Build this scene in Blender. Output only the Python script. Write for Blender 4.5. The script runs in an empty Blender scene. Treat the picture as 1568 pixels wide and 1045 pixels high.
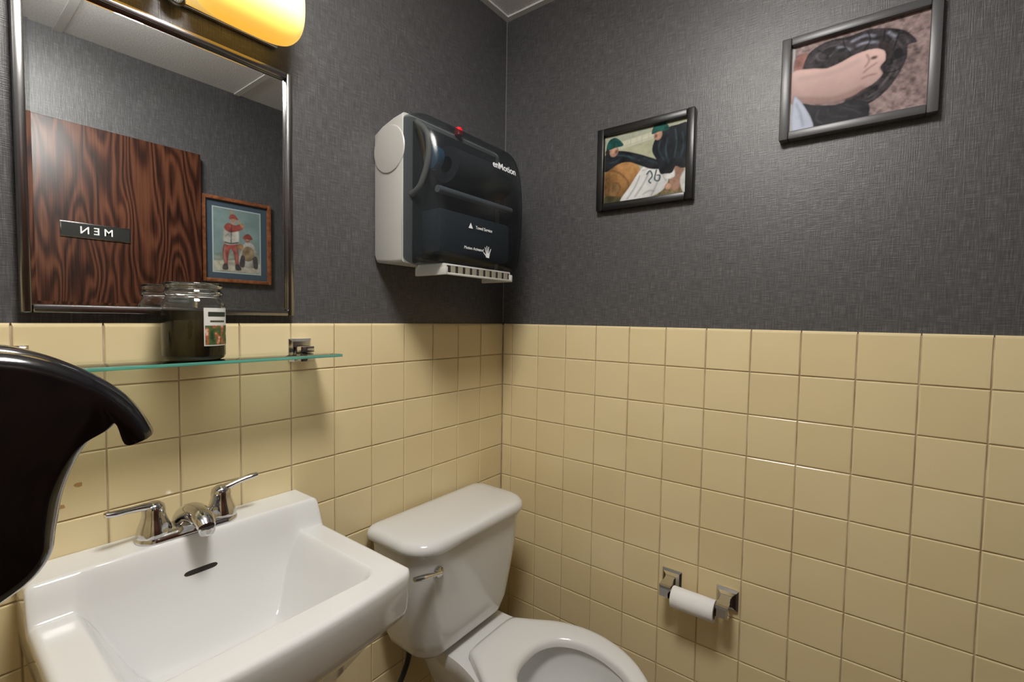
import bpy, bmesh, math, random
import numpy as np
from mathutils import Vector, Matrix
random.seed(4)
P=.108; T=1.296; CEIL=2.344; XL=-1.40; YF=-1.38
SC=bpy.context.scene
SC.view_settings.view_transform='Standard'
SC.view_settings.gamma=1.06

# ---------------------------------------------------------------- materials
def mk(name):
    m=bpy.data.materials.new(name); m.use_nodes=True
    nt=m.node_tree; b=nt.nodes['Principled BSDF']; return m,nt,b
def mat(name,col,rough=.5,metal=0,coat=0,trans=0,ior=1.45,emis=None,es=0,spec=.5):
    m,nt,b=mk(name)
    b.inputs['Base Color'].default_value=(*col,1); b.inputs['Roughness'].default_value=rough
    b.inputs['Metallic'].default_value=metal; b.inputs['Coat Weight'].default_value=coat
    b.inputs['Coat Roughness'].default_value=.04
    b.inputs['Transmission Weight'].default_value=trans; b.inputs['IOR'].default_value=ior
    b.inputs['Specular IOR Level'].default_value=spec
    if emis: b.inputs['Emission Color'].default_value=(*emis,1); b.inputs['Emission Strength'].default_value=es
    return m
def N(nt,t,**kw):
    n=nt.nodes.new(t)
    for k,v in kw.items(): setattr(n,k,v)
    return n
def ramp(nt,fac,stops):
    r=N(nt,'ShaderNodeValToRGB'); nt.links.new(fac,r.inputs[0])
    e=r.color_ramp.elements
    while len(e)<len(stops): e.new(.5)
    for i,(p,c) in enumerate(stops): e[i].position=p; e[i].color=(*c,1)
    return r
def noise(nt,scale3,scale=1,detail=3,rough=.5,dist=0):
    tc=N(nt,'ShaderNodeTexCoord'); mp=N(nt,'ShaderNodeMapping'); mp.inputs['Scale'].default_value=scale3
    nt.links.new(tc.outputs['Object'],mp.inputs[0])
    n=N(nt,'ShaderNodeTexNoise'); n.inputs['Scale'].default_value=scale; n.inputs['Detail'].default_value=detail
    n.inputs['Roughness'].default_value=rough; n.inputs['Distortion'].default_value=dist
    nt.links.new(mp.outputs[0],n.inputs['Vector']); return n
def bump(nt,b,h,strength,dist=.001):
    bp=N(nt,'ShaderNodeBump'); bp.inputs['Strength'].default_value=strength; bp.inputs['Distance'].default_value=dist
    nt.links.new(h,bp.inputs['Height']); nt.links.new(bp.outputs[0],b.inputs['Normal']); return bp
def mathn(nt,op,a,b):
    n=N(nt,'ShaderNodeMath',operation=op)
    for i,v in enumerate((a,b)):
        if isinstance(v,(int,float)): n.inputs[i].default_value=v
        else: nt.links.new(v,n.inputs[i])
    return n.outputs[0]

# linen wallpaper
M_paper,nt,b=mk('charcoal_linen_wallpaper')
nv=noise(nt,(520,520,28),1,2); nh=noise(nt,(34,34,620),1,2)
s=mathn(nt,'ADD',nv.outputs[0],nh.outputs[0]); s2=mathn(nt,'MULTIPLY',s,.5)
r=ramp(nt,s2,[(.33,(.040,.039,.041)),(.5,(.061,.0595,.062)),(.66,(.122,.119,.121))])
nt.links.new(r.outputs[0],b.inputs['Base Color'])
b.inputs['Roughness'].default_value=.40; b.inputs['Specular IOR Level'].default_value=.55
bump(nt,b,s2,.6,.0013)

M_tile,nt,b=mk('glazed_almond_tile')
geo=N(nt,'ShaderNodeNewGeometry'); 
r=ramp(nt,geo.outputs['Random Per Island'],[(0,(.705,.575,.325)),(.5,(.735,.605,.345)),(1,(.765,.635,.37))])
nn=noise(nt,(5,5,5),1,3)
mx=N(nt,'ShaderNodeMix',data_type='RGBA',blend_type='MULTIPLY'); mx.inputs[0].default_value=.2
rr=ramp(nt,nn.outputs[0],[(.3,(.88,.84,.76)),(.7,(1,1,1))])
nt.links.new(r.outputs[0],mx.inputs[6]); nt.links.new(rr.outputs[0],mx.inputs[7]); nt.links.new(mx.outputs[2],b.inputs['Base Color'])
b.inputs['Roughness'].default_value=.15; b.inputs['Specular IOR Level'].default_value=.45
n2=noise(nt,(30,30,30),1,1); bump(nt,b,n2.outputs[0],.10,.001)
M_grout,nt,b=mk('tile_grout')
nn=noise(nt,(14,14,14),1,4); r=ramp(nt,nn.outputs[0],[(.3,(.30,.20,.11)),(.7,(.58,.47,.32))]); nt.links.new(r.outputs[0],b.inputs['Base Color']); b.inputs['Roughness'].default_value=.9
M_ceil,nt,b=mk('acoustic_ceiling_tile')
nn=noise(nt,(160,160,160),1,4,.7); r=ramp(nt,nn.outputs[0],[(.35,(.70,.69,.68)),(.6,(.88,.87,.86))]); nt.links.new(r.outputs[0],b.inputs['Base Color']); b.inputs['Roughness'].default_value=.95
bump(nt,b,nn.outputs[0],.8,.004)
M_floor,nt,b=mk('floor_tile')
nn=noise(nt,(8,8,8),1,5); r=ramp(nt,nn.outputs[0],[(.3,(.16,.13,.10)),(.7,(.28,.23,.18))]); nt.links.new(r.outputs[0],b.inputs['Base Color']); b.inputs['Roughness'].default_value=.4
M_wood,nt,b=mk('dark_stained_plywood')
nn=noise(nt,(6.5,1,1.25),1,2,.45,.25)
sn=mathn(nt,'SINE',mathn(nt,'MULTIPLY',nn.outputs[0],120.),0.)
fine=noise(nt,(200,200,5),1,3)
ss=mathn(nt,'ADD',mathn(nt,'MULTIPLY',sn,.24),mathn(nt,'MULTIPLY',fine.outputs[0],.9))
r=ramp(nt,ss,[(.15,(.015,.005,.003)),(.40,(.044,.013,.007)),(.62,(.082,.027,.013)),(.9,(.120,.044,.022))])
nt.links.new(r.outputs[0],b.inputs['Base Color']); b.inputs['Roughness'].default_value=.36; b.inputs['Specular IOR Level'].default_value=.3
M_fwood,nt,b=mk('cherry_frame_wood')
nn=noise(nt,(60,60,60),1,3); r=ramp(nt,nn.outputs[0],[(.3,(.12,.035,.012)),(.7,(.30,.10,.035))]); nt.links.new(r.outputs[0],b.inputs['Base Color']); b.inputs['Roughness'].default_value=.35
M_china=mat('vitreous_china',(.69,.695,.69),.10,coat=.6)
M_seat=mat('white_plastic_seat',(.72,.725,.72),.18,coat=.3)
M_chrome=mat('polished_chrome',(.64,.64,.65),.08,1)
M_steel=mat('brushed_steel_frame',(.34,.335,.33),.2,1)
M_mirror=mat('mirror_silver',(.80,.83,.83),.004,1)
M_black=mat('black_gloss_plastic',(.006,.006,.007),.13,coat=.4)
M_dark=mat('dark_void',(.02,.015,.012),.5)
M_blackframe=mat('black_frame',(.008,.0075,.0075),.32)
M_greyframe=mat('pewter_frame',(.095,.094,.098),.38,.3)
M_greyplast,nt,b=mk('light_grey_plastic'); b.inputs['Base Color'].default_value=(.42,.415,.39,1); b.inputs['Roughness'].default_value=.4
M_white=mat('white_print',(.85,.85,.85),.5)
M_paperw=mat('tissue_paper',(.82,.81,.80),.85)
M_card=mat('cardboard_core',(.35,.25,.16),.9)
M_red=mat('red_button',(.7,.01,.02),.3)
M_blue=mat('blue_key',(.05,.22,.38),.35)
M_glass=mat('clear_glass',(.97,.99,.98),.01,trans=1,ior=1.45)
M_sglass=mat('shelf_glass',(.84,.95,.91),.01,trans=1,ior=1.5)
M_sedge=mat('shelf_glass_edge',(.13,.46,.36),.15,trans=.35,ior=1.5)
M_wax,nt,b=mk('dark_olive_wax')
nn=noise(nt,(28,28,16),1,3); r=ramp(nt,nn.outputs[0],[(.35,(.006,.0045,.001)),(.7,(.040,.026,.005))]); nt.links.new(r.outputs[0],b.inputs['Base Color']); b.inputs['Roughness'].default_value=.5; b.inputs['Specular IOR Level'].default_value=.1
M_hose=mat('black_hose',(.01,.01,.01),.4)
# smoked cover
M_smoke,nt,b=mk('smoked_translucent_plastic')
b.inputs['Base Color'].default_value=(.018,.020,.022,1); b.inputs['Roughness'].default_value=.17
tr=N(nt,'ShaderNodeBsdfTransparent'); tr.inputs[0].default_value=(.52,.56,.59,1)
ms=N(nt,'ShaderNodeMixShader'); ms.inputs[0].default_value=.56
out=nt.nodes['Material Output']; nt.links.new(b.outputs[0],ms.inputs[1]); nt.links.new(tr.outputs[0],ms.inputs[2]); nt.links.new(ms.outputs[0],out.inputs[0])
# amber lamp glass
M_lamp,nt,b=mk('amber_lamp_glass')
tc=N(nt,'ShaderNodeTexCoord'); sp=N(nt,'ShaderNodeSeparateXYZ'); nt.links.new(tc.outputs['Generated'],sp.inputs[0])
r=ramp(nt,sp.outputs[2],[(.0,(.90,.44,.045)),(.16,(1,.62,.13)),(.34,(1,.80,.40)),(1,(1,.9,.65))])
nt.links.new(r.outputs[0],b.inputs['Emission Color']); b.inputs['Emission Strength'].default_value=.92
nt.links.new(r.outputs[0],b.inputs['Base Color']); b.inputs['Roughness'].default_value=.25
M_bounce=mat('bounce_flash_glow',(.9,.9,.9),.5,emis=(1,.965,.915),es=65)  # glow of the added drum that replaces ceiling-bounced flash

# ---------------------------------------------------------------- mesh helpers
def link(o,parent=None):
    bpy.context.collection.objects.link(o)
    if parent is not None: o.parent=parent
    return o
def empty(name):
    o=bpy.data.objects.new(name,None); o.empty_display_size=.05; return link(o)
def fin(bm,name,m,parent=None,smooth=True,angle=40):
    bmesh.ops.recalc_face_normals(bm,faces=bm.faces)
    me=bpy.data.meshes.new(name); bm.to_mesh(me); bm.free()
    for x in (m if isinstance(m,(list,tuple)) else [m]): me.materials.append(x)
    if smooth:
        for p in me.polygons: p.use_smooth=True
        try: me.set_sharp_from_angle(angle=math.radians(angle))
        except Exception: pass
    return link(bpy.data.objects.new(name,me),parent)
def addbox(bm,a,b,bev=0,seg=2):
    a=Vector(a); b=Vector(b)
    r=bmesh.ops.create_cube(bm,size=1)
    vs=r['verts']
    for v in vs: v.co=Vector(((a[i]+b[i])/2+v.co[i]*(b[i]-a[i]) for i in range(3)))
    if bev>0:
        es=list({e for v in vs for e in v.link_edges})
        bmesh.ops.bevel(bm,geom=es,offset=bev,segments=seg,affect='EDGES',profile=.5)
def box(name,a,b,m,parent=None,bev=0,seg=2):
    bm=bmesh.new(); addbox(bm,a,b,bev,seg); return fin(bm,name,m,parent)
def loft(bm,rings,cap0=True,cap1=True,closed=True):
    R=[[bm.verts.new(p) for p in r] for r in rings]
    n=len(R[0])
    for a,b in zip(R,R[1:]):
        for i in range(n if closed else n-1):
            j=(i+1)%n; bm.faces.new((a[i],a[j],b[j],b[i]))
    if cap0: bm.faces.new(R[0][::-1])
    if cap1: bm.faces.new(R[-1])
    return R
def lathe(bm,prof,c,axis='z',n=48,cap0=True,cap1=True):
    c=Vector(c); rings=[]
    for r,h in prof:
        ring=[]
        for i in range(n):
            t=2*math.pi*i/n; u,v=r*math.cos(t),r*math.sin(t)
            ring.append(c+Vector({'z':(u,v,h),'y':(u,h,v),'x':(h,u,v)}[axis]))
        rings.append(ring)
    loft(bm,rings,cap0,cap1)
def srect(xc,yc,hw,hd,rad,z,n=10,rb=None):
    """rounded rectangle ring; rb = radius of the +y corners"""
    pts=[]
    rad=min(rad,hw-1e-4,hd-1e-4); rb=rad if rb is None else min(rb,hd-1e-4)
    for q,(sx,sy) in enumerate([(1,1),(-1,1),(-1,-1),(1,-1)]):
        R=rb if sy>0 else rad
        for i in range(n+1):
            t=math.pi/2*(q+i/n)
            pts.append(Vector((xc+sx*(hw-R)+R*math.cos(t),yc+sy*(hd-R)+R*math.sin(t),z)))
    return pts
def catmull(pts,closed=False,sub=8):
    P_=[Vector(p) for p in pts]; n=len(P_); o=[]
    rng=n if closed else n-1
    for i in range(rng):
        g=lambda k:P_[k%n] if closed else P_[min(max(k,0),n-1)]
        a,b_,c,d=g(i-1),g(i),g(i+1),g(i+2)
        for s in range(sub):
            t=s/sub
            o.append(.5*((2*b_)+(c-a)*t+(2*a-5*b_+4*c-d)*t*t+(3*b_-a-3*c+d)*t**3))
    if not closed: o.append(P_[-1])
    return o
def tube(bm,pts,rad,n=16,sub=6,flat=1.0,smooth=True):
    rr=rad if isinstance(rad,(list,tuple)) else [rad]*len(pts)
    if smooth:
        q=catmull([Vector(p) for p in pts],False,sub)
        rv=[v.x for v in catmull([Vector((r,0,0)) for r in rr],False,sub)]
    else: q=[Vector(p) for p in pts]; rv=rr
    rings=[]; up=Vector((0,0,1)); prev=None
    for i,p in enumerate(q):
        t=(q[min(i+1,len(q)-1)]-q[max(i-1,0)]).normalized()
        if prev is None:
            s=t.cross(up); s=s.normalized() if s.length>.1 else t.cross(Vector((0,1,0))).normalized()
        else:
            s=prev-t*prev.dot(t); s.normalize()
        prev=s; u=s.cross(t).normalized()
        rings.append([p+(s*math.cos(2*math.pi*k/n)+u*math.sin(2*math.pi*k/n)*flat)*max(rv[i],1e-4) for k in range(n)])
    loft(bm,rings)
def superell(bm,c,h,e=.45,n=40,m=24):
    f=lambda v,p: math.copysign(abs(v)**p,v)
    rings=[]
    for j in range(1,m):
        ph=-math.pi/2+math.pi*j/m
        rings.append([Vector((c[0]+h[0]*f(math.sin(ph),e),c[1]+h[1]*f(math.cos(ph),e)*f(math.cos(2*math.pi*i/n),.8),c[2]+h[2]*f(math.cos(ph),e)*f(math.sin(2*math.pi*i/n),.8))) for i in range(n)])
    loft(bm,rings)
def txt(body,size,loc,rot,m,parent,name,ext=.0003,off=0):
    cu=bpy.data.curves.new(name,'FONT'); cu.body=body; cu.size=size; cu.extrude=ext; cu.offset=off; cu.align_x='CENTER'; cu.align_y='CENTER'; cu.materials.append(m)
    o=bpy.data.objects.new(name,cu); link(o); dg=bpy.context.evaluated_depsgraph_get()
    me=bpy.data.meshes.new_from_object(o.evaluated_get(dg)); bpy.data.objects.remove(o)
    if not me.materials: me.materials.append(m)
    o=bpy.data.objects.new(name,me); o.location=loc; o.rotation_euler=rot; return link(o,parent)

# ---------------------------------------------------------------- room shell
wb=box('wall_back',(XL-.1,0,0),(.1,.1,CEIL),M_paper)
wr=box('wall_right',(0,YF-.1,0),(.1,0,CEIL),M_paper)
wl=box('wall_left',(XL-.1,YF-.1,0),(XL,0,CEIL),M_paper)
wf=box('wall_front',(XL,YF-.1,0),(0,YF,CEIL),M_paper)
box('floor',(XL-.1,YF-.1,-.1),(.1,.1,0),M_floor)
ce=box('ceiling',(XL-.1,YF-.1,CEIL),(.1,.1,CEIL+.1),M_ceil)
M_tbar=mat('ceiling_grid_paint',(.72,.71,.69),.5)
for i,x in enumerate((-.315,-.925)): box('grid_bar_%d'%i,(x-.012,YF,CEIL-.004),(x+.012,0,CEIL),M_tbar,ce)
box('grid_bar_2',(XL,-.62,CEIL-.0035),(0,-.596,CEIL),M_tbar,ce)
box('grid_edge_0',(XL,-.02,CEIL-.006),(0,0,CEIL),M_tbar,ce); box('grid_edge_1',(-.02,YF,CEIL-.0055),(0,0,CEIL),M_tbar,ce)
M_seam=mat('wallpaper_seam',(.20,.195,.19),.6)
box('trim_1',(-.002,-.002,T+.004),(0,0,CEIL-.006),M_seam)

def tiles(name,cols,place,parent):
    bm=bmesh.new(); g=.0010
    for (a,b_) in cols:
        for r in range(12):
            z1=T-P*r-g*(r>0); z0=T-P*(r+1)+g
            tu,tv=random.gauss(0,.0016),random.gauss(0,.0016)
            uc,zc=(a+b_)/2,(z0+z1)/2
            def ring(ins,d,top=0):
                out=[]
                for (u,z) in ((a+g+ins,z0+ins),(b_-g-ins,z0+ins),(b_-g-ins,z1-ins-top),(a+g+ins,z1-ins-top)):
                    out.append(bm.verts.new(place(u,z,d+(u-uc)*tu*2+(z-zc)*tv*2)))
                return out
            if r==0: rg=[ring(0,0),ring(0,.0045),ring(.0006,.0068,.0022),ring(.0016,.0078,.0045),ring(.0024,.0080,.007)]
            else: rg=[ring(0,0),ring(0,.0060),ring(.0006,.0071),ring(.0015,.0077),ring(.0027,.0080)]
            for p,q in zip(rg,rg[1:]):
                for i in range(4):
                    j=(i+1)%4; bm.faces.new((p[i],p[j],q[j],q[i]))
            bm.faces.new(rg[-1])
    return fin(bm,name,M_tile,parent,angle=9)
colsL=[(-.127,-.0085)]+[(-.0189-P*(k+1),-.0189-P*k) for k in range(1,12)]+[(XL,-.0189-P*12)]
tiles('wall_tiles',colsL,lambda u,z,d:Vector((u,-d,z)),wb)
box('grout',(XL,-.0054,0),(0,0,T-.004),M_grout,wb)
colsR=[(-.0484,-.0085)]+[(-.0484-P*(k+1),-.0484-P*k) for k in range(0,12)]+[(YF,-.0484-P*12)]
tiles('wall_tiles',colsR,lambda u,z,d:Vector((-d,u,z)),wr)
box('grout',(-.0054,YF,0),(0,0,T-.004),M_grout,wr)
colsW=[(YF+P*k,YF+P*(k+1)) for k in range(12)]
tiles('wall_tiles',colsW,lambda u,z,d:Vector((XL+d,u,z)),wl)
box('grout',(XL,YF,0),(XL+.0054,0,T-.004),M_grout,wl)
# two brown glaze chips in the tile
M_chip=mat('glaze_chip',(.42,.24,.08),.6)
bm=bmesh.new()
for cx_,cz_,ra in ((-1.136,1.028,.0052),(-1.158,.997,.0050)):
    bm.faces.new([bm.verts.new((cx_+ra*(1+.22*math.sin(3*t+cx_*40))*math.cos(t),-.00835,cz_+ra*.8*(1+.2*math.cos(2*t))*math.sin(t))) for t in [2*math.pi*i/18 for i in range(18)]])
fin(bm,'glaze_chips',M_chip,wb,smooth=False)

# ---------------------------------------------------------------- mirror
mir=empty('wall_mirror'); x0,x1,z0,z1=-1.197,-.772,1.312,1.838
w=.013
bm=bmesh.new()
addbox(bm,(x0,-.018,z0),(x0+w,-.001,z1),.003); addbox(bm,(x1-w,-.018,z0),(x1,-.001,z1),.003)
addbox(bm,(x0+w,-.018,z0),(x1-w,-.001,z0+w),.003); addbox(bm,(x0+w,-.018,z1-w),(x1-w,-.001,z1),.003)
fin(bm,'frame',M_steel,mir)
bm=bmesh.new(); v=[[bm.verts.new(p) for p in ((a,y,c),(b_,y,c),(b_,y,d),(a,y,d))] for a,b_,c,d,y in ((x0+w,x1-w,z0+w,z1-w,-.008),(x0+w+.006,x1-w-.006,z0+w+.006,z1-w-.006,-.0084))]
for i in range(4):
    j=(i+1)%4; bm.faces.new((v[0][i],v[0][j],v[1][j],v[1][i]))
bm.faces.new(v[1]); fin(bm,'glass',M_mirror,mir,smooth=False)
box('backing',(x0+w,-.0075,z0+w),(x1-w,-.001,z1-w),M_dark,mir)

# ---------------------------------------------------------------- vanity light
van=empty('vanity_light')
bm=bmesh.new(); addbox(bm,(-1.17,-.014,1.882),(-.80,-.001,1.965),.005,3); fin(bm,'backplate',M_chrome,van)
for i,x in enumerate((-.878,-1.104)):
    bm=bmesh.new(); superell(bm,(x,-.064,1.944),(.098,.046,.080),.50,56,40); fin(bm,'shade_%d'%(i+1),M_lamp,van,angle=80)
    bm=bmesh.new(); tube(bm,[(x,-.012,1.94),(x,-.03,1.94)],.018,smooth=False); fin(bm,'arm_%d'%(i+1),M_chrome,van)
bm=bmesh.new(); lathe(bm,[(.004,.0),(.013,0),(.016,-.012),(.012,-.022),(.006,-.028),(.002,-.030)],(-.990,-.014,1.885),'y'); fin(bm,'knob',M_chrome,van)

# ---------------------------------------------------------------- shelf
sh=empty('glass_shelf'); zs=1.2315
sx0,sx1,sy0,sy1=-1.235,-.722,-.128,-.010
bm=bmesh.new(); addbox(bm,(sx0,sy0,zs-.006),(sx1,sy1,zs),.0010,2)
bmesh.ops.recalc_face_normals(bm,faces=bm.faces)
for f in bm.faces: f.material_index=0 if abs(f.normal.z)>.9 else 1
fin(bm,'pane',[M_sglass,M_sedge],sh,angle=30)
for i,x in enumerate((-.756,-1.215)):
    bm=bmesh.new()
    loft(bm,[[Vector((x+sx*a,y,zs+.004+sz*a)) for sx,sz in ((1,1),(-1,1),(-1,-1),(1,-1))] for a,y in ((.026,-.008),(.026,-.012),(.020,-.018))])
    addbox(bm,(x-.016,-.045,zs-.020),(x+.016,-.016,zs-.0062),.002); addbox(bm,(x-.016,-.045,zs+.0002),(x+.016,-.016,zs+.014),.002)
    addbox(bm,(x-.016,-.022,zs-.020),(x+.016,-.012,zs+.014),.001)
    fin(bm,'bracket_%d'%(i+1),M_chrome,sh,angle=25)

# ---------------------------------------------------------------- candle jar
jar=empty('candle_jar'); jc=(-.986,-.072,zs+.0006)
bm=bmesh.new()
outp=[(.001,0),(.040,0),(.0460,.003),(.0485,.009),(.0485,.094),(.0475,.101),(.0440,.107),(.0420,.110),(.0417,.114),(.0453,.116),(.0453,.121),(.0423,.123),(.0423,.129),(.0445,.131),(.0447,.135),(.0430,.137)]
inp=[(.0400,.135),(.0390,.120),(.0393,.110),(.0435,.104),(.0448,.096),(.0448,.008),(.040,.005),(.001,.005)]
lathe(bm,outp+inp,jc,'z',64); fin(bm,'glass',M_glass,jar,angle=60)
bm=bmesh.new(); lathe(bm,[(.001,.0045),(.0405,.0045),(.0460,.009),(.0460,.086),(.0445,.088),(.001,.084)],jc,'z',64); fin(bm,'wax',M_wax,jar)
def label(name,t0,t1,z0,z1,r,m,colr=None):
    bm=bmesh.new(); n=14; A=[];B=[]
    for i in range(n+1):
        t=math.radians(t0+(t1-t0)*i/n)
        A.append(bm.verts.new((jc[0]+r*math.cos(t),jc[1]+r*math.sin(t),jc[2]+z0))); B.append(bm.verts.new((jc[0]+r*math.cos(t),jc[1]+r*math.sin(t),jc[2]+z1)))
    for i in range(n): bm.faces.new((A[i],A[i+1],B[i+1],B[i]))
    return fin(bm,name,m,jar)
label('label',-92,-28,.026,.093,.0490,mat('label_paper',(.66,.66,.62),.5))
M_lg,nt,b=mk('label_photo_print'); nn=noise(nt,(70,70,70),1,2); r=ramp(nt,nn.outputs[0],[(.35,(.01,.03,.01)),(.52,(.06,.11,.03)),(.60,(.40,.07,.02)),(.70,(.65,.6,.45))]); nt.links.new(r.outputs[0],b.inputs['Base Color'])
label('label_picture',-90,-30,.028,.062,.0493,M_lg)
label('label_band',-84,-36,.078,.086,.0493,mat('label_green',(.02,.03,.02),.5))
label('label_band_2',-80,-42,.068,.071,.0493,mat('label_brown',(.06,.05,.03),.5))

# ---------------------------------------------------------------- printed photographs (painted onto real print surfaces as vertex colour)
rng=np.random.default_rng(3)
def fnoise(H,W,cells,octs=4):
    out=np.zeros((H,W)); amp=1; tot=0
    for o in range(octs):
        c=cells*2**o; g=rng.random((c+2,int(c*W/H)+3))
        yy=np.linspace(0,c,H); xx=np.linspace(0,c*W/H,W)
        y0=yy.astype(int); x0_=xx.astype(int); fy=(yy-y0)[:,None]; fx=(xx-x0_)[None,:]
        fy=fy*fy*(3-2*fy); fx=fx*fx*(3-2*fx)
        A=g[np.ix_(y0,x0_)]; B=g[np.ix_(y0,x0_+1)]; C=g[np.ix_(y0+1,x0_)]; D=g[np.ix_(y0+1,x0_+1)]
        out+=amp*(A*(1-fy)*(1-fx)+B*(1-fy)*fx+C*fy*(1-fx)+D*fy*fx); tot+=amp; amp*=.6
    return out/tot*2-1
def blur(a,k):
    for _ in range(2):
        for ax in (0,1):
            s=a.copy()
            for d in range(1,k+1):
                s+=np.roll(a,d,ax)+np.roll(a,-d,ax)
            a=s/(2*k+1)
    return a
class Pic:
    def __init__(s,W,H,bg):
        s.W,s.H=W,H; s.a=np.ones((H,W,3))*np.array(bg); s.U,s.V=np.meshgrid(np.linspace(0,1,W),np.linspace(0,1,H))
    def mask(s,p,smooth=True,k=1):
        if smooth: p=[(v.x,v.y) for v in catmull([Vector((a,b_,0)) for a,b_ in p],True,6)]
        m=np.zeros((s.H,s.W),bool); n=len(p)
        for i in range(n):
            (xa,ya),(xb,yb)=p[i],p[(i+1)%n]
            if abs(yb-ya)<1e-9: continue
            c=((ya>s.V)!=(yb>s.V))&(s.U<(xb-xa)*(s.V-ya)/(yb-ya)+xa); m^=c
        return blur(m.astype(float),k) if k else m.astype(float)
    def fill(s,p,col,smooth=True,k=1,tex=.15,cells=14,shade=None,op=1):
        m=s.mask(p,smooth,k)*op; c=np.ones_like(s.a)*np.array(col)
        c=c*np.clip(1+2*tex*fnoise(s.H,s.W,cells),.05,3)[...,None]
        if shade:
            c=c*(1+shade[2]*((s.U-.5)*shade[0]+(s.V-.5)*shade[1]))[...,None]
        rim=blur((m>.5).astype(float),4); c=c*(.55+.45*np.clip(rim*1.25-.2,0,1))[...,None]
        s.a=s.a*(1-m[...,None])+np.clip(c,0,1)*m[...,None]
    def ell(s,c,rx,ry,col,rot=0,**kw):
        s.fill([(c[0]+rx*math.cos(t)*math.cos(rot)-ry*math.sin(t)*math.sin(rot),c[1]+rx*math.cos(t)*math.sin(rot)+ry*math.sin(t)*math.cos(rot)) for t in [2*math.pi*i/18 for i in range(18)]],col,smooth=False,**kw)
    def line(s,p,w,col,**kw):
        q=[Vector((a,b_,0)) for a,b_ in p]; q=catmull(q,False,5) if len(q)>2 else q
        L=[];R=[]
        for i,v in enumerate(q):
            t=(q[min(i+1,len(q)-1)]-q[max(i-1,0)]).normalized(); nrm=Vector((-t.y,t.x,0))*w
            L.append((v.x+nrm.x,v.y+nrm.y)); R.append((v.x-nrm.x,v.y-nrm.y))
        s.fill(L+R[::-1],col,smooth=False,**kw)
    def mesh(s,name,to,parent,rough=.5):
        vs=[tuple(to(u,v)) for v in np.linspace(0,1,s.H) for u in np.linspace(0,1,s.W)]
        fs=[(j*s.W+i,j*s.W+i+1,(j+1)*s.W+i+1,(j+1)*s.W+i) for j in range(s.H-1) for i in range(s.W-1)]
        me=bpy.data.meshes.new(name); me.from_pydata(vs,[],fs); me.update()
        at=me.color_attributes.new('ink','FLOAT_COLOR','POINT')
        col=np.ones((s.H*s.W,4),dtype=np.float32); col[:,:3]=np.clip(s.a,0,1).reshape(-1,3); at.data.foreach_set('color',col.ravel())
        m,nt,b=mk(name+'_ink'); vc=N(nt,'ShaderNodeVertexColor'); vc.layer_name='ink'; nt.links.new(vc.outputs[0],b.inputs['Base Color']); b.inputs['Roughness'].default_value=rough; b.inputs['Specular IOR Level'].default_value=.12
        me.materials.append(m); return link(bpy.data.objects.new(name,me),parent)
def frame(parent,y0,y1,z0,z1,w,depth,m,bev=.003):
    bm=bmesh.new()
    for a,b_ in (((-depth,y0,z0),(-.001,y0+w,z1)),((-depth,y1-w,z0),(-.001,y1,z1)),((-depth,y0+w,z0),(-.001,y1-w,z0+w)),((-depth,y0+w,z1-w),(-.001,y1-w,z1))): addbox(bm,a,b_,bev)
    return fin(bm,'frame',m,parent,angle=30)
skin=(.42,.24,.17); blk=(.010,.012,.016); grn=(.01,.07,.06)
# --- photograph 1: ball players on the bench
p1=empty('framed_photo')
frame(p1,-.652,-.368,1.641,1.881,.021,.022,M_blackframe)
A=Pic(300,246,(.36,.37,.25))
A.a*=(1+.25*fnoise(246,300,10,4))[...,None]
A.fill([(0,.74),(1,.86),(1,1),(0,1)],(.50,.50,.38),False,2,.1)
A.fill([(0,.86),(1,.97),(1,1),(0,1)],(.34,.36,.27),False,2,.1)
A.line([(0,.77),(1,.90)],.006,(.62,.62,.52),tex=0)
for x in (.33,.47,.55): A.line([(x,.80),(x+.01,1)],.004,(.62,.62,.52),tex=0)
A.fill([(0,0),(1,0),(1,.30),(0,.40)],(.13,.10,.045),False,4,.5,20)
A.fill([(.0,.08),(.12,.16),(.30,.06),(.30,0),(0,0)],(.05,.045,.02),True,2,.5)
A.fill([(-.03,.40),(.14,.58),(.34,.58),(.46,.42),(.42,.20),(.28,.06),(.12,.10),(.0,.14)],(.40,.20,.07),True,2,.35,8,(1,1,.9))
A.fill([(.06,.14),(.16,.10),(.22,.22),(.16,.30),(.08,.26)],(.16,.09,.035),True,1,.5)
A.line([(.04,.50),(.18,.44),(.30,.30),(.34,.14)],.010,(.16,.075,.025),k=2,tex=.3,op=.7); A.line([(.20,.54),(.32,.46),(.40,.30)],.008,(.62,.36,.15),k=2,tex=.2,op=.6)
A.fill([(.22,.0),(.33,.20),(.48,.44),(.62,.54),(.74,.44),(.80,.20),(.70,.05),(.5,.0)],(.72,.72,.70),True,1,.12,8,(-.5,1,.6))
for q,ww in (([(.40,.04),(.50,.20),(.58,.38)],.010),([(.60,.02),(.66,.16),(.70,.30)],.009),([(.30,.02),(.40,.18),(.46,.34)],.008),([(.50,.06),(.58,.10),(.64,.08)],.008),([(.72,.40),(.74,.28),(.78,.20)],.008),([(.48,.40),(.56,.42),(.64,.50)],.006)): A.line(q,ww,(.30,.33,.35),k=2,tex=.2,op=.75)
A.line([(.54,.33),(.58,.38),(.61,.30),(.57,.24),(.60,.20)],.009,(.02,.07,.09),tex=0); A.line([(.66,.38),(.64,.25),(.69,.22),(.70,.29),(.66,.30)],.009,(.02,.07,.09),tex=0)
A.fill([(.0,.48),(.0,.72),(.10,.76),(.24,.74),(.42,.66),(.56,.58),(.74,.47),(.76,.38),(.60,.40),(.46,.48),(.32,.56),(.18,.56)],blk,True,1,.5,10)
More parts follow.
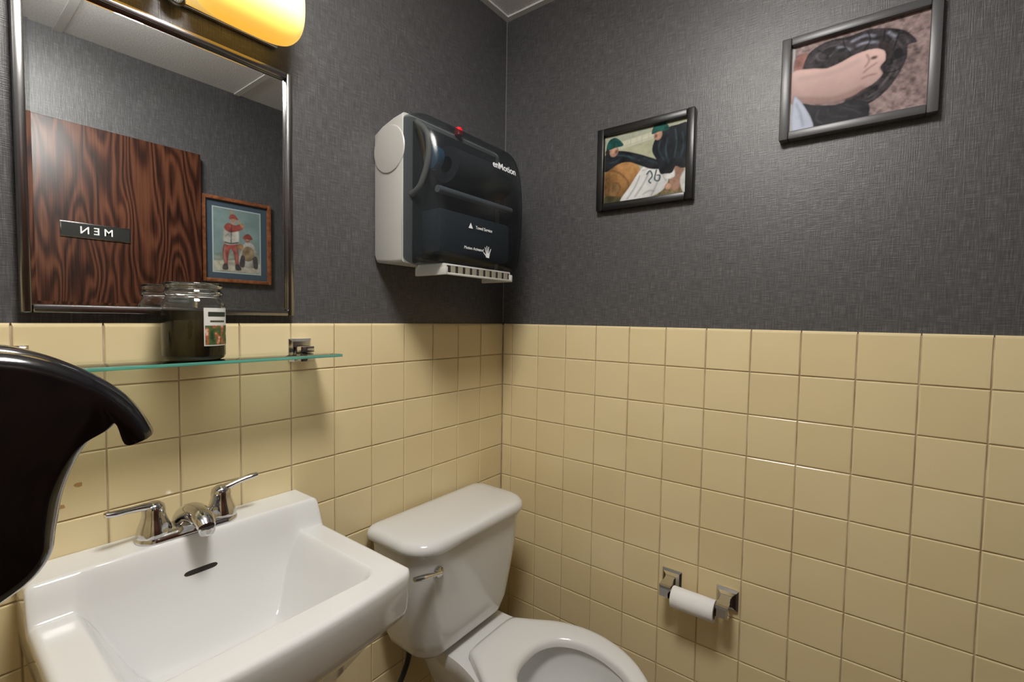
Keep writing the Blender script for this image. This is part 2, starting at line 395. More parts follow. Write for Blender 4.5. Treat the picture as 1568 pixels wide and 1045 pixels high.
for q in ([(.08,.70),(.22,.68),(.40,.60)],[(.30,.66),(.36,.60),(.46,.55)],[(.50,.58),(.58,.52),(.68,.46)],[(.06,.60),(.14,.60),(.20,.64)]): A.line(q,.007,(.05,.10,.12),k=2,tex=.5,op=.8)
A.ell((.76,.40),.035,.035,skin,tex=.3)
A.ell((.12,.76),.06,.08,skin,tex=.3); A.fill([(.02,.80),(.05,.93),(.13,.96),(.20,.90),(.24,.82),(.14,.81)],grn,True,1,.4); A.ell((.035,.77),.03,.04,(.03,.02,.015),tex=.3); A.ell((.15,.75),.02,.03,(.20,.09,.06),k=2,tex=.2)
A.fill([(.80,.30),(.84,.08),(.90,.04),(.95,.16),(.97,.38),(.9,.42)],skin,True,1,.3,9,(-1,1,.5))
A.ell((.80,.12),.04,.045,skin,tex=.2)
A.fill([(.78,.22),(.74,.28),(.78,.36),(.86,.34),(.87,.24)],(.60,.61,.60),True,1,.15)
A.fill([(.97,.0),(.93,.18),(.97,.30),(1.02,.3),(1.02,0)],(.50,.50,.48),True,1,.15)
A.fill([(.70,.32),(.66,.50),(.60,.66),(.64,.82),(.74,.92),(.88,.94),(1.03,.90),(1.03,.40),(.95,.34),(.88,.38),(.84,.30),(.76,.30)],blk,True,1,.5,10)
for q in ([(.86,.90),(.88,.70),(.86,.50)],[(.70,.84),(.68,.66),(.74,.50)],[(.78,.80),(.76,.62),(.80,.44)],[(.94,.84),(.96,.66),(.93,.48)]): A.line(q,.007,(.05,.10,.12),k=2,tex=.5,op=.8)
A.ell((.665,.86),.05,.075,skin,tex=.3); A.ell((.64,.85),.018,.03,(.20,.09,.06),k=2,tex=.2); A.fill([(.59,.89),(.62,1.0),(.70,1.03),(.77,.98),(.79,.90),(.68,.90)],grn,True,1,.4)
A.mesh('photo_print',lambda u,v:Vector((-.010,-.389-u*(.631-.389),1.662+v*(1.860-1.662))),p1)
box('backing',(-.009,-.632,1.661),(-.001,-.388,1.861),M_dark,p1)
# --- photograph 2: player behind raised forearm and dark glove
p2=empty('framed_photo')
frame(p2,-1.133,-.8495,1.746,1.980,.019,.026,M_greyframe)
W2,H2=320,260
A=Pic(W2,H2,(.26,.185,.18))
A.a*=np.clip(1+.9*fnoise(H2,W2,26,3),.2,3)[...,None]; A.a*=(1+.35*fnoise(H2,W2,3,2))[...,None]; A.a=np.stack([blur(A.a[...,i],1) for i in range(3)],-1)
A.fill([(0,0),(.03,0),(.03,1),(0,1)],(.50,.48,.47),False,0,0)
A.fill([(.03,.68),(.03,.86),(.10,.90),(.18,.84),(.16,.70)],(.27,.12,.10),True,2,.3)
# glove / hair mass first, the forearm in front of it
A.fill([(.10,.66),(.12,.84),(.18,.92),(.30,.965),(.45,.95),(.58,.965),(.72,.92),(.84,.84),(.92,.70),(.86,.68),(.86,.56),(.81,.40),(.72,.24),(.58,.14),(.44,.20),(.46,.40),(.40,.60),(.24,.62)],(.024,.019,.023),True,1,.9,16)
for q in ([(.16,.78),(.26,.88),(.40,.90)],[(.30,.78),(.38,.84),(.48,.80)],[(.76,.80),(.82,.68),(.80,.56)],[(.68,.30),(.76,.44),(.78,.58)],[(.60,.22),(.68,.28),(.74,.40)],[(.20,.86),(.22,.78),(.30,.74)],[(.24,.92),(.34,.93),(.44,.90)],[(.74,.86),(.84,.78),(.86,.70)],[(.56,.18),(.64,.20),(.70,.28)],[(.75,.52),(.80,.46),(.78,.38)]): A.line(q,.007,(.17,.145,.155),k=2,tex=.6,op=.7)
for q in ([(.46,.88),(.56,.91),(.64,.87)],[(.50,.82),(.58,.83),(.66,.79)],[(.72,.88),(.78,.80)],[(.36,.87),(.42,.83),(.46,.79)]): A.line(q,.014,(.30,.31,.40),k=2,tex=.5,op=.8)
for q in ([(.20,.90),(.28,.82),(.30,.74)],[(.40,.94),(.42,.84),(.46,.76)],[(.58,.95),(.60,.84),(.56,.76)],[(.70,.91),(.70,.78),(.74,.70)],[(.80,.84),(.78,.74),(.76,.66)],[(.84,.60),(.80,.58),(.76,.56)],[(.82,.46),(.78,.44),(.72,.44)]): A.line(q,.006,(.004,.003,.004),k=1,tex=.2,op=.9)
for c,rx,ry in (((.30,.86),.05,.03),((.80,.62),.035,.06),((.40,.82),.035,.025)): A.ell(c,rx,ry,(.004,.003,.005),k=2,tex=.2)
A.fill([(.0,.36),(.0,.70),(.16,.70),(.28,.66),(.38,.68),(.50,.73),(.62,.74),(.70,.70),(.72,.60),(.68,.52),(.70,.44),(.64,.36),(.56,.32),(.48,.27),(.30,.25),(.14,.31)],(.55,.37,.34),True,1,.06,6,(.2,1.8,.9))
A.line([(.03,.38),(.18,.33),(.34,.28),(.48,.30),(.58,.35)],.03,(.28,.155,.135),k=5,tex=.1,op=.6)
A.line([(.05,.62),(.22,.60),(.40,.60),(.54,.66)],.025,(.68,.50,.46),k=6,tex=.05,op=.5)
for q in ([(.58,.70),(.60,.62),(.57,.56)],[(.66,.58),(.60,.54),(.56,.50)],[(.66,.46),(.60,.46),(.55,.44)]): A.line(q,.006,(.24,.12,.10),k=2,tex=.1,op=.8)
A.ell((.635,.64),.025,.018,(.10,.045,.035),k=2,tex=.2)
A.fill([(.66,.74),(.71,.68),(.72,.58),(.76,.60),(.76,.72),(.70,.80)],(.02,.014,.014),True,1,.7)
A.fill([(.08,.30),(.22,.26),(.36,.22),(.50,.23),(.60,.17),(.62,.06),(.56,-.03),(.14,-.03)],(.014,.014,.018),True,1,.5,10)
for q in ([(.30,.20),(.34,.10),(.46,.06)],[(.40,.18),(.50,.12),(.56,.06)],[(.24,.20),(.22,.10),(.28,.03)],[(.44,.20),(.48,.17),(.56,.14)]): A.line(q,.006,(.09,.085,.10),k=2,tex=.4,op=.8)
A.fill([(.03,.0),(.19,.0),(.18,.12),(.12,.28),(.07,.38),(.03,.40)],(.46,.50,.62),True,1,.08,6,(-1,1,.3))
A.line([(.05,.34),(.09,.20),(.12,.04)],.008,(.30,.34,.46),k=3,tex=.1,op=.7)
A.mesh('photo_print',lambda u,v:Vector((-.012,-.8685-u*(1.114-.8685),1.765+v*(1.961-1.765))),p2)
box('backing',(-.011,-1.115,1.764),(-.001,-.868,1.962),M_dark,p2)

# ---------------------------------------------------------------- door + sign + print on wall_front
dr=empty('door_1'); box('leaf',(-1.31,YF+.002,.01),(-.484,YF+.040,2.012),M_wood,dr,.002)
bm=bmesh.new(); lathe(bm,[(.001,0),(.03,0),(.03,.006),(.012,.010),(.012,.04),(.026,.05),(.028,.065),(.02,.075),(.001,.077)],(-.56,YF+.040,.95),'y'); fin(bm,'knob',M_chrome,dr)
sg=empty('restroom_sign'); ys=YF+.041
box('plate',(-.942,ys,1.592),(-.736,ys+.003,1.648),M_steel,sg,.001); box('face',(-.938,ys+.002,1.596),(-.740,ys+.0036,1.644),mat('sign_black',(.012,.012,.012),.5),sg)
txt('M E N',.038,(-.839,ys+.0040,1.620),(math.pi/2,0,math.pi),M_white,sg,'letters',off=.0004)
p3=empty('framed_print'); yb=YF+.001
def fr3(a0,a1,c0,c1,w,d,m,nm):
    bm=bmesh.new()
    for a,b_ in (((a0,yb,c0),(a0+w,yb+d,c1)),((a1-w,yb,c0),(a1,yb+d,c1)),((a0+w,yb,c0),(a1-w,yb+d,c0+w)),((a0+w,yb,c1-w),(a1-w,yb+d,c1))): addbox(bm,a,b_,.003)
    fin(bm,nm,m,p3,angle=30)
fr3(-.476,-.172,1.463,1.852,.016,.022,M_fwood,'frame')
box('mat_board',(-.461,yb,1.478),(-.187,yb+.008,1.837),mat('slate_mat',(.040,.065,.09),.7),p3)
box('mat_inner_border',(-.431,yb+.002,1.507),(-.217,yb+.0088,1.808),mat('pale_border',(.36,.42,.42),.7),p3)
A=Pic(180,256,(.17,.24,.24))
A.a*=(1+.3*fnoise(256,180,5,4))[...,None]
A.fill([(0,0),(1,0),(1,.24),(0,.18)],(.38,.36,.29),False,3,.3)
A.fill([(0,.18),(1,.24),(1,.32),(.5,.36),(0,.26)],(.20,.24,.20),False,4,.3)
red=(.24,.055,.045); gry=(.42,.41,.37); ds=(.06,.055,.055)
A.fill([(.22,.44),(.18,.30),(.22,.12),(.28,.10),(.31,.28),(.36,.38),(.42,.28),(.46,.10),(.53,.10),(.52,.30),(.50,.46),(.36,.50)],red,True,1,.5,8)
A.line([(.24,.42),(.22,.28),(.25,.14)],.014,(.36,.30,.27),k=2,tex=.2,op=.8); A.line([(.46,.42),(.48,.28),(.49,.14)],.012,(.36,.30,.27),k=2,tex=.2,op=.7)
A.fill([(.20,.12),(.28,.13),(.29,.04),(.18,.04)],ds,True,1,.2); A.fill([(.45,.12),(.53,.13),(.58,.05),(.46,.04)],ds,True,1,.2)
A.fill([(.21,.46),(.20,.66),(.28,.76),(.42,.78),(.52,.72),(.53,.50),(.38,.44)],gry,True,1,.3,8,(1,1,.8))
A.line([(.22,.47),(.37,.46),(.52,.49)],.010,ds,tex=.1)
A.fill([(.22,.70),(.32,.64),(.48,.66),(.62,.72),(.60,.80),(.46,.76),(.30,.78)],red,True,1,.4,8)
A.line([(.36,.46),(.37,.60),(.38,.76)],.008,ds,tex=.1); A.line([(.24,.56),(.30,.60),(.34,.56)],.006,ds,tex=.1,op=.6)
A.ell((.62,.76),.045,.03,skin,tex=.2); A.line([(.62,.74),(.50,.86),(.34,.99)],.016,(.45,.28,.12),tex=.1)
A.ell((.41,.83),.055,.05,skin,tex=.3); A.fill([(.33,.845),(.35,.91),(.42,.93),(.48,.90),(.52,.85),(.42,.86)],red,True,1,.2)
A.ell((.395,.835),.010,.008,ds,tex=0); A.ell((.435,.835),.010,.008,ds,tex=0); A.line([(.39,.808),(.44,.808)],.004,ds,tex=0)
A.fill([(.54,.14),(.54,.30),(.62,.46),(.74,.52),(.88,.46),(.95,.28),(.94,.12),(.76,.10)],gry,True,1,.35,8,(-1,1,.6))
A.fill([(.60,.24),(.62,.38),(.72,.44),(.84,.40),(.86,.26),(.74,.20)],(.22,.16,.10),True,1,.4)
A.fill([(.54,.12),(.58,.28),(.66,.26),(.64,.10)],ds,True,1,.2); A.fill([(.86,.10),(.84,.26),(.93,.28),(.95,.10)],ds,True,1,.2)
A.ell((.72,.55),.065,.05,skin,tex=.3); A.fill([(.63,.56),(.66,.62),(.74,.65),(.81,.61),(.82,.56)],red,True,1,.2); A.line([(.66,.55),(.72,.53),(.78,.55)],.006,ds,tex=0); A.line([(.68,.52),(.77,.52)],.005,ds,tex=0)
A.ell((.56,.42),.07,.05,(.30,.17,.08),tex=.3)
A.mesh('print',lambda u,v:Vector((-.426+u*(.426-.222),yb+.009,1.512+v*(1.803-1.512))),p3)

# ---------------------------------------------------------------- paper towel dispenser
pt=empty('paper_towel_dispenser'); DX0,DX1=-.548,-.172
full_prof=[(-.001,1.455),(-.001,1.786),(-.03,1.800),(-.075,1.812),(-.118,1.818),(-.155,1.812),(-.186,1.792),(-.207,1.760),(-.220,1.715),(-.226,1.66),(-.227,1.60),(-.223,1.53),(-.214,1.475),(-.204,1.455),(-.185,1.447),(-.12,1.447)]
def sect(prof,x,ins,c):
    o=[]
    for (y,z) in prof:
        d=Vector((y-c[0],z-c[1])); L=d.length; k=(L-ins)/L
        o.append(Vector((x,min(c[0]+d.x*k,-.001),c[1]+d.y*k)))
    return o
bm=bmesh.new()
bprof=[(-.009,1.455),(-.002,1.47),(-.001,1.786),(-.03,1.800),(-.075,1.812),(-.112,1.817),(-.114,1.80),(-.118,1.62),(-.114,1.45),(-.06,1.450)]
c=(-.06,1.63)
loft(bm,[sect(bprof,x,i,c) for x,i in ((DX0,.010),(DX0+.001,.005),(DX0+.004,.0015),(DX0+.010,0),(DX1-.010,0),(DX1-.004,.0015),(DX1-.001,.005),(DX1,.010))])
fin(bm,'housing',M_greyplast,pt,angle=35)
bm=bmesh.new(); 
for sx,x in ((-1,DX0),(1,DX1)):
    lathe(bm,[(.060,0),(.058,sx*.0025),(.054,sx*.0032),(.001,sx*.0034)],(x,-.062,1.735),'x',40,cap0=False)
fin(bm,'side_boss',M_greyplast,pt,angle=35)
# dark inner chassis so only the lit parts read through the smoke
box('chassis',(-.520,-.122,1.462),(-.200,-.1185,1.800),mat('chassis_charcoal',(.07,.075,.08),.5),pt)
cp=[(-.116,1.818)]+full_prof[5:14]+[(-.185,1.447),(-.118,1.447)]
cv=[(v.x,v.y) for v in catmull([Vector((a,b_,0)) for a,b_ in cp],False,5)]
bm=bmesh.new(); cc=(-.116,1.63)
def sect2(x,ins):
    o=[]
    for (y,z) in cv:
        k=max(0.0,(abs(z-cc[1])-ins*.35))/max(abs(z-cc[1]),1e-6)
        yy=cc[0]+(y-cc[0])*max(0,(.111-ins))/.111
        o.append(Vector((x,yy,cc[1]+(z-cc[1])*k)))
    return o
R_=.055
st=[]
for i in range(13):
    a=math.pi/2*i/12; st.append((R_*(1-math.cos(a))*.8, R_*(1-math.sin(a))))
rings=[sect2(DX0+dx,ins) for dx,ins in st]+[sect2(DX1-dx,ins) for dx,ins in reversed(st)]
loft(bm,rings,True,True,closed=False)
fin(bm,'cover',M_smoke,pt,angle=50)
bm=bmesh.new(); lathe(bm,[(.020,0),(.046,0),(.046,.22),(.020,.22)],(-.45,-.165,1.705),'x',40,cap0=False,cap1=False); fin(bm,'paper_roll',mat('towel_paper',(.085,.085,.09),.8),pt)
box('inner_panel',(-.50,-.196,1.475),(-.22,-.125,1.585),mat('inner_grey',(.10,.125,.145),.5),pt,.01)
bm=bmesh.new(); lathe(bm,[(.001,0),(.009,0),(.009,.29),(.001,.29)],(-.505,-.192,1.628),'x',24); fin(bm,'feed_roller',mat('roller_grey',(.42,.44,.46),.3),pt)
bm=bmesh.new(); lathe(bm,[(.001,0),(.028,0),(.028,.02),(.001,.02)],(-.498,-.160,1.712),'x',32); fin(bm,'end_cap',M_blue,pt)
bm=bmesh.new(); tube(bm,[(-.525,-.120,1.62),(-.522,-.150,1.64),(-.518,-.172,1.70),(-.518,-.168,1.76),(-.522,-.135,1.795)],.007,flat=1); fin(bm,'roll_arm',mat('arm_grey',(.55,.52,.45),.4),pt)
bm=bmesh.new()
addbox(bm,(-.495,-.205,1.436),(-.225,-.10,1.449),.004)
addbox(bm,(-.490,-.212,1.420),(-.230,-.206,1.426),.002)
addbox(bm,(-.495,-.212,1.420),(-.486,-.10,1.440),.002); addbox(bm,(-.234,-.212,1.420),(-.225,-.10,1.440),.002)
fin(bm,'chute',mat('chute_plastic',(.50,.49,.46),.35),pt)
box('chute_slot',(-.484,-.2065,1.4262),(-.236,-.2035,1.444),M_dark,pt)
bm=bmesh.new(); 
for i in range(9): addbox(bm,(-.472+i*.0265,-.2095,1.4262),(-.458+i*.0265,-.2055,1.444))
fin(bm,'chute_ribs',mat('rib_tan',(.26,.235,.18),.5),pt)
bm=bmesh.new(); lathe(bm,[(.001,.022),(.008,.021),(.011,.016),(.012,.0),(.001,0)],(-.357,-.118,1.816),'z',24); fin(bm,'button',M_red,pt)
txt('enMotion',.026,(-.283,-.2225,1.728),(math.pi/2-.18,0,0),M_white,pt,'cover_text_1',off=.0003)
txt('Motion Activated',.0105,(-.405,-.2235,1.492),(math.pi/2+.12,0,0),M_white,pt,'cover_text_2')
txt('Towel Service',.0115,(-.372,-.2280,1.546),(math.pi/2+.07,0,0),M_white,pt,'cover_text_3')
bm=bmesh.new(); bm.faces.new([bm.verts.new(p) for p in ((-.432,-.2285,1.541),(-.416,-.2285,1.541),(-.424,-.2285,1.555))])
hc=Vector((-.350,-.2225,1.484))
def q2(a,b_,w):
    a=Vector((a[0],0,a[1])); b_=Vector((b_[0],0,b_[1])); d=(b_-a).normalized(); s_=Vector((-d.z,0,d.x))*w
    bm.faces.new([bm.verts.new(hc+p) for p in (a+s_,a-s_,b_-s_*.7,b_+s_*.7)])
bm.faces.new([bm.verts.new(hc+Vector((x,0,z))) for x,z in ((-.007,-.008),(.006,-.009),(.009,.004),(-.007,.005))])
for a,b_ in (((-.006,.004),(-.011,.018)),((-.002,.005),(-.004,.022)),((.002,.005),(.004,.021)),((.007,.004),(.013,.016)),((-.006,-.004),(-.017,.004))): q2(a,b_,.0017)
fin(bm,'cover_icons',M_white,pt,smooth=False)

# ---------------------------------------------------------------- sink
sk=empty('wall_mounted_sink'); SX=-.986; HW=.226
def sst(a,b_,x):
    t=min(max((x-a)/(b_-a),0),1); return t*t*(3-2*t)
def yfront(dx):
    y=.408+.022*(1-(dx/HW)**2); d=abs(dx)-(HW-.020)
    if d>0: y-=.020-math.sqrt(max(.020**2-d*d,0))
    return y
def sz(dx,dy):
    zt=.915-.051*sst(.085,.116,dy)
    bf=yfront(0)-.056
    hx=.177; cy=(.084+bf)/2; hy=(bf-.084)/2; r=.032
    qx=abs(dx)-(hx-r); qy=abs(dy-cy)-(hy-r)
    sd=math.hypot(max(qx,0),max(qy,0))+min(max(qx,qy),0)-r
    d=-sd
    if d>0:
        ww=.085; t=min(d/ww,1)
        h=.128*(t*t*(3-2*t))**.76
        zt-=h+.010*min(max((d-.05)/.1,0),1)
    e=min(HW-abs(dx),yfront(dx)-dy)
    rr=.011
    if e<rr: zt-=rr-math.sqrt(max(rr*rr-(rr-max(e,0))**2,0))
    return zt
NX,NY=200,170
bm=bmesh.new(); G=[]
for j in range(NY+1):
    row=[]
    for i in range(NX+1):
        s=-1+2*i/NX
        s=math.copysign(1-(1-abs(s))**1.15,s)
        dx=HW*s; yf=yfront(dx); t=j/NY
        t=1-(1-t)**1.08
        dy=.009+(yf-.009)*t
        row.append(bm.verts.new((SX+dx,-dy,sz(dx,dy))))
    G.append(row)
for j in range(NY):
    for i in range(NX): bm.faces.new((G[j][i],G[j][i+1],G[j+1][i+1],G[j+1][i]))
border=[G[0][i] for i in range(NX+1)]+[G[j][NX] for j in range(1,NY+1)]+[G[NY][i] for i in range(NX-1,-1,-1)]+[G[j][0] for j in range(NY-1,0,-1)]
cen=Vector((SX,-.19,0)); prev=border
for k,(zz,sc) in enumerate(((.838,.998),(.795,.988),(.784,.975),(.779,.93),(.73,.76),(.66,.55),(.60,.40),(.59,.2))):
    cur=[]
    for v in border:
        p=Vector((cen.x+(v.co.x-cen.x)*sc, v.co.y if v.co.y>cen.y else cen.y+(v.co.y-cen.y)*sc, zz))
        cur.append(bm.verts.new(p))
    for i in range(len(cur)):
        j=(i+1)%len(cur); bm.faces.new((prev[i],prev[j],cur[j],cur[i]))
    prev=cur
bm.faces.new(prev)
fin(bm,'basin',M_china,sk,angle=60)
bm=bmesh.new(); A_=[]
for i in range(25):
    u=-1+2*i/24; h=.0010*math.sqrt(max(1-u**6,0)); 
    A_.append([bm.verts.new((SX-.006+.027*u,-(.1035+k),sz(-.006+.027*u,.1035+k)+.0010)) for k in (-h-1e-5,h+1e-5)])
for a,b_ in zip(A_,A_[1:]): bm.faces.new((a[0],b_[0],b_[1],a[1]))
fin(bm,'overflow_slot',M_dark,sk)
bm=bmesh.new(); zd=sz(0,.26); lathe(bm,[(.001,.001),(.012,.001),(.016,.004),(.022,.005),(.026,.0035),(.027,0)],(SX,-.26,zd),'z',32); fin(bm,'drain',M_chrome,sk)
bm=bmesh.new(); tube(bm,[(SX,-.2,.60),(SX,-.2,.45),(SX,-.2,.36),(SX,-.15,.32),(SX,-.09,.36),(SX,-.009,.40)],.018); fin(bm,'trap_pipe',M_chrome,sk)

# ---------------------------------------------------------------- faucet
fa=empty('sink_faucet'); FY=-.050; FZ=.9155; FX=-.992
bm=bmesh.new()
def oval(hw,hd,z): return srect(FX,FY,hw,hd,hd-.0005,z,8)
loft(bm,[oval(.081,.029,FZ),oval(.081,.029,FZ+.004),oval(.078,.026,FZ+.010),oval(.071,.019,FZ+.015)]); fin(bm,'base',M_chrome,fa,angle=50)
for i,s_ in enumerate((-1,1)):
    hx=FX+s_*.054
    bm=bmesh.new(); lathe(bm,[(.026,.008),(.0265,.014),(.024,.024),(.0195,.036),(.017,.046),(.0175,.052),(.0155,.060),(.009,.066),(.001,.068)],(hx,FY,FZ),'z',36); fin(bm,'handle_%d'%(i+1),M_chrome,fa,angle=60)
    bm=bmesh.new()
    if s_<0: pts=[(hx+.006,FY,FZ+.058),(hx-.012,FY-.003,FZ+.062),(hx-.035,FY-.006,FZ+.064),(hx-.056,FY-.008,FZ+.065),(hx-.068,FY-.009,FZ+.067)]
    else: pts=[(hx-.006,FY,FZ+.058),(hx+.012,FY-.002,FZ+.062),(hx+.032,FY-.005,FZ+.068),(hx+.052,FY-.008,FZ+.072),(hx+.064,FY-.010,FZ+.074)]
    tube(bm,pts,[.011,.0090,.0068,.0075,.0058],flat=.75); fin(bm,'lever_%d'%(i+1),M_chrome,fa,angle=60)
bm=bmesh.new()
tube(bm,[(FX,FY+.012,FZ+.004),(FX,FY+.006,FZ+.020),(FX,FY-.014,FZ+.033),(FX,FY-.040,FZ+.038),(FX,FY-.066,FZ+.036),(FX,FY-.082,FZ+.026)],[.024,.025,.022,.0195,.0175,.0140],n=24,flat=.85)
lathe(bm,[(.0125,0),(.013,-.006),(.011,-.012),(.001,-.012)],(FX,FY-.082,FZ+.026),'z',24)
fin(bm,'spout',M_chrome,fa,angle=60)
bm=bmesh.new(); lathe(bm,[(.012,.0),(.012,.004),(.007,.010),(.001,.011)],(FX,FY+.010,FZ+.024),'z',20); fin(bm,'lift_knob',M_chrome,fa)

# ---------------------------------------------------------------- toilet
to=empty('toilet'); TX=-.371; SXC=-.337
bm=bmesh.new()
def tk(hw,yb_,yf,r,z): return srect(TX,(yb_+yf)/2,hw,(yb_-yf)/2,r,z,10,.03)
loft(bm,[tk(.125,-.055,-.165,.04,.428),tk(.150,-.045,-.185,.055,.433),tk(.167,-.038,-.200,.06,.452),tk(.180,-.032,-.210,.065,.49),tk(.193,-.028,-.218,.065,.57),tk(.203,-.026,-.224,.065,.64),tk(.211,-.024,-.229,.065,.738)])
fin(bm,'tank',M_china,to,angle=70)
bm=bmesh.new()
def ld(ins,z): return srect(TX,(-.018-.243)/2,.226-ins,(.243-.018)/2-ins*.8,.080,z,12,.03)
loft(bm,[ld(.012,.7385),ld(.004,.741),ld(0,.747),ld(0,.757),ld(.003,.765),ld(.009,.7705),ld(.018,.7735),ld(.04,.7755),ld(.09,.7765)])
fin(bm,'tank_lid',M_china,to,angle=70)
bm=bmesh.new()
lathe(bm,[(.001,-.004),(.013,-.004),(.014,-.008),(.012,-.014),(.001,-.016)],(TX-.156,-.221,.695),'y',24)
tube(bm,[(TX-.156,-.236,.695),(TX-.18,-.237,.700),(TX-.21,-.236,.706),(TX-.235,-.232,.710)],[.008,.007,.009,.007],flat=.7)
fin(bm,'flush_lever',M_chrome,to,angle=60)
def outline(pts,n=96):
    full_=[(x,y) for x,y in pts]+[(-x,y) for x,y in reversed(pts[1:-1])]
    c=[Vector((SXC+x,y,0)) for x,y in full_]
    q=catmull(c,True,10); q.append(q[0])
    L=[0]
    for a,b_ in zip(q,q[1:]): L.append(L[-1]+(b_-a).length)
    o=[];k=0
    for i in range(n):
        s=L[-1]*i/n
        while L[k+1]<s: k+=1
        f=(s-L[k])/max(L[k+1]-L[k],1e-9); o.append(q[k].lerp(q[k+1],f))
    return o
so=outline([(0,-.236),(.05,-.236),(.088,-.240),(.100,-.256),(.125,-.30),(.160,-.36),(.180,-.43),(.180,-.50),(.160,-.57),(.122,-.63),(.07,-.675),(0,-.692)])
si=outline([(0,-.368),(.045,-.373),(.086,-.398),(.112,-.445),(.117,-.50),(.105,-.555),(.080,-.605),(.04,-.640),(0,-.650)])
bm=bmesh.new()
pr=[(0,.424),(0,.436),(.04,.444),(.14,.449),(.30,.4505),(.6,.4495),(.85,.447),(.96,.442),(1,.434),(1,.424)]
rg=[[Vector((a.x+(b_.x-a.x)*s,a.y+(b_.y-a.y)*s,z)) for a,b_ in zip(so,si)] for s,z in pr]
R=loft(bm,rg,False,False)
for i in range(96):
    j=(i+1)%96; bm.faces.new((R[-1][i],R[-1][j],R[0][j],R[0][i]))
fin(bm,'seat',M_seat,to,angle=70)
bo=outline([(0,-.06),(.08,-.062),(.112,-.075),(.118,-.14),(.120,-.22),(.135,-.29),(.160,-.355),(.176,-.43),(.176,-.50),(.157,-.565),(.120,-.622),(.07,-.666),(0,-.682)])
def bsc(o,sx,sy,cy,z): return [Vector((SXC+(p.x-SXC)*sx,cy+(p.y-cy)*sy,z)) for p in o]
bi=outline([(0,-.33),(.06,-.345),(.10,-.385),(.125,-.45),(.125,-.51),(.108,-.565),(.08,-.61),(.04,-.64),(0,-.648)])
bm=bmesh.new()
loft(bm,[bsc(bo,.55,.72,-.25,.002),bsc(bo,.55,.72,-.25,.02),bsc(bo,.50,.66,-.25,.06),bsc(bo,.50,.64,-.25,.15),bsc(bo,.62,.74,-.22,.24),bsc(bo,.85,.90,-.18,.33),bsc(bo,.97,.985,-.15,.375),bsc(bo,1,1,-.3,.395),bsc(bo,1,1,-.3,.412),bsc(bo,.985,.99,-.35,.4215),
 [a.lerp(b_,.5)+Vector((0,0,.4225)) for a,b_ in zip(bo,bi)],bsc(bi,1,1,-.5,.4225),bsc(bi,.97,.97,-.5,.415),bsc(bi,1.0,1.0,-.5,.39),bsc(bi,.92,.92,-.5,.34),bsc(bi,.72,.72,-.48,.28),bsc(bi,.42,.42,-.45,.23),bsc(bi,.2,.2,-.44,.21)])
fin(bm,'bowl',M_china,to,angle=70)
bm=bmesh.new(); tube(bm,[(TX-.12,-.08,.436),(TX-.125,-.08,.38),(TX-.16,-.07,.30),(TX-.18,-.04,.22),(TX-.18,-.012,.20)],.0075); fin(bm,'supply_hose',M_hose,to)

# ---------------------------------------------------------------- toilet paper holder
tp=empty('toilet_paper_holder')
for i,y in enumerate((-.628,-.773)):
    bm=bmesh.new(); z=.590
    sq=lambda a,x,zz=z,yy=y:[Vector((x,yy+sy*a,zz+s2*a)) for sy,s2 in ((1,1),(-1,1),(-1,-1),(1,-1))]
    loft(bm,[sq(.027,-.0082),sq(.027,-.012),sq(.022,-.018),sq(.014,-.022),sq(.012,-.032),sq(.013,-.045,z-.004),sq(.015,-.052,z-.006),sq(.015,-.072,z-.008),sq(.011,-.078,z-.008)])
    fin(bm,'post_%d'%(i+1),M_chrome,tp,angle=20)
bm=bmesh.new(); lathe(bm,[(.001,-.0),(.006,0),(.006,.116),(.001,.116)],(-.060,-.7585,.582),'y',20); fin(bm,'spindle',M_chrome,tp)
rl=empty('toilet_paper_roll')
bm=bmesh.new(); lathe(bm,[(.019,0),(.0268,0),(.0275,.001),(.0275,.107),(.0268,.108),(.019,.108)],(-.060,-.755,.571),'y',48,False,False); fin(bm,'paper',M_paperw,rl,angle=50)
bm=bmesh.new(); lathe(bm,[(.019,0),(.019,.108),(.0178,.108),(.0178,0),(.019,0)],(-.060,-.755,.571),'y',48,False,False); fin(bm,'core',M_card,rl,angle=50)
# ---------------------------------------------------------------- soap dispenser
sd=empty('soap_dispenser'); SY=-.600
prof=[(XL+.009,1.275),(-1.34,1.292),(-1.29,1.294),(-1.262,1.290),(-1.240,1.279),(-1.222,1.265),(-1.209,1.249),(-1.2005,1.232),(-1.2025,1.228),(-1.209,1.229),(-1.2145,1.246),(-1.222,1.240),(-1.233,1.233),(-1.241,1.220),(-1.248,1.200),(-1.252,1.178),(-1.256,1.158),(-1.272,1.142),(-1.31,1.128),(XL+.009,1.118)]
cvp=[(v.x,v.y) for v in catmull([Vector((a,b_,0)) for a,b_ in prof],False,5)]
c=(-1.30,1.21)
def sds(y,ins):
    o=[]
    for (x,z) in cvp:
        d=Vector((x-c[0],z-c[1])); L=d.length; k=max(L-ins,.001)/L
        o.append(Vector((x if x<XL+.01 else c[0]+d.x*k,y,c[1]+d.y*k)))
    return o
bm=bmesh.new(); hw=.048; rings=[]
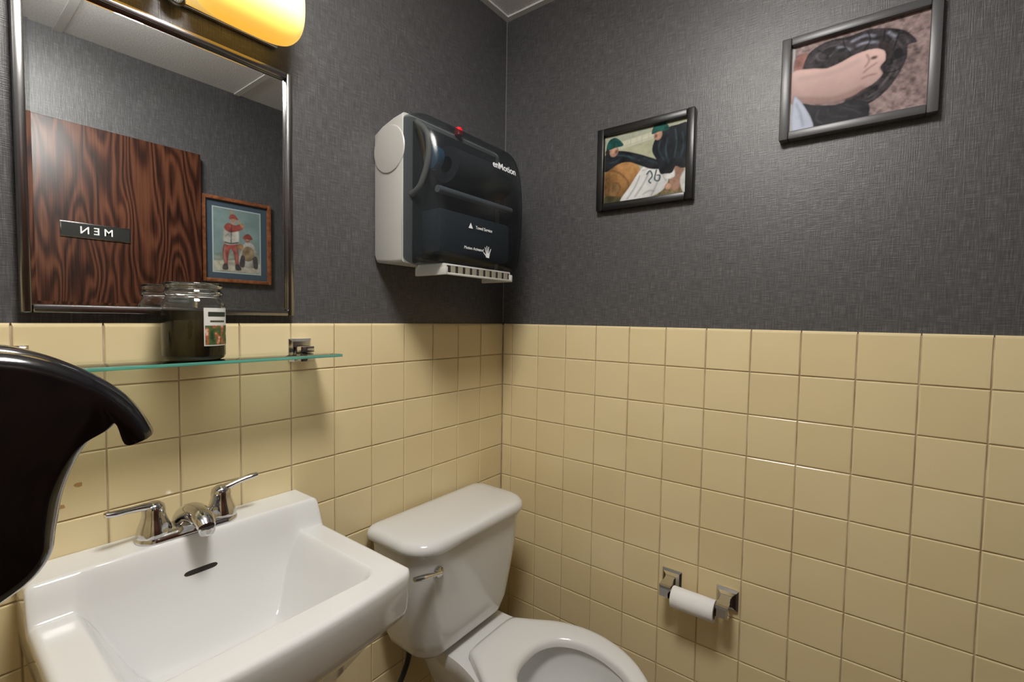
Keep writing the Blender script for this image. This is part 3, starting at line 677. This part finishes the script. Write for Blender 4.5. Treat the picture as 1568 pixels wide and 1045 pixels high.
for k in range(9):
    a=math.pi/2*k/8; rings.append(sds(SY-hw+.022*(1-math.cos(a)),.012*(1-math.sin(a))))
rr2=[]
for k in range(8,-1,-1):
    a=math.pi/2*k/8; rr2.append(sds(SY+hw-.022*(1-math.cos(a)),.012*(1-math.sin(a))))
loft(bm,rings+rr2)
fin(bm,'body',M_black,sd,angle=60)
bm=bmesh.new(); lathe(bm,[(.001,-.006),(.004,-.006),(.005,0),(.005,.008),(.001,.008)],(-1.226,SY,1.236),'z',16); fin(bm,'nozzle',M_black,sd)

# ---------------------------------------------------------------- added drum emitter, stands in for flash bounced off the ceiling
cl=empty('bounce_flash_drum'); LX,LY=-1.00,-.72
bm=bmesh.new(); lathe(bm,[(.185,CEIL-.0045),(.185,CEIL-.014),(.175,CEIL-.016),(.001,CEIL-.016)],(LX,LY,0),'z',48); fin(bm,'rim',M_tbar,cl)
bm=bmesh.new(); lathe(bm,[(.170,CEIL-.016),(.170,CEIL-.050),(.160,CEIL-.062),(.140,CEIL-.068),(.001,CEIL-.070)],(LX,LY,0),'z',48); fin(bm,'bounce_emitter',M_bounce,cl)
w=bpy.data.worlds.new('world'); SC.world=w; w.use_nodes=True; w.node_tree.nodes['Background'].inputs[0].default_value=(.5,.5,.5,1); w.node_tree.nodes['Background'].inputs[1].default_value=.3

# ---------------------------------------------------------------- camera
f,cx,cy,cz,yaw,pi_,ro=717.65284,-1.31053,-1.04101,1.31443,.65141,-.04792,.01525
F=Vector((math.cos(yaw)*math.cos(pi_),math.sin(yaw)*math.cos(pi_),math.sin(pi_))); R0=Vector((math.sin(yaw),-math.cos(yaw),0)); U0=R0.cross(F)
Rv=R0*math.cos(ro)+U0*math.sin(ro); Uv=-R0*math.sin(ro)+U0*math.cos(ro)
M=Matrix((Rv,Uv,-F)).transposed().to_4x4(); M.translation=Vector((cx,cy,cz))
cd=bpy.data.cameras.new('camera'); cd.sensor_width=36; cd.lens=f/1568*36; cd.clip_start=.02
co=bpy.data.objects.new('camera',cd); co.matrix_world=M; link(co); SC.camera=co
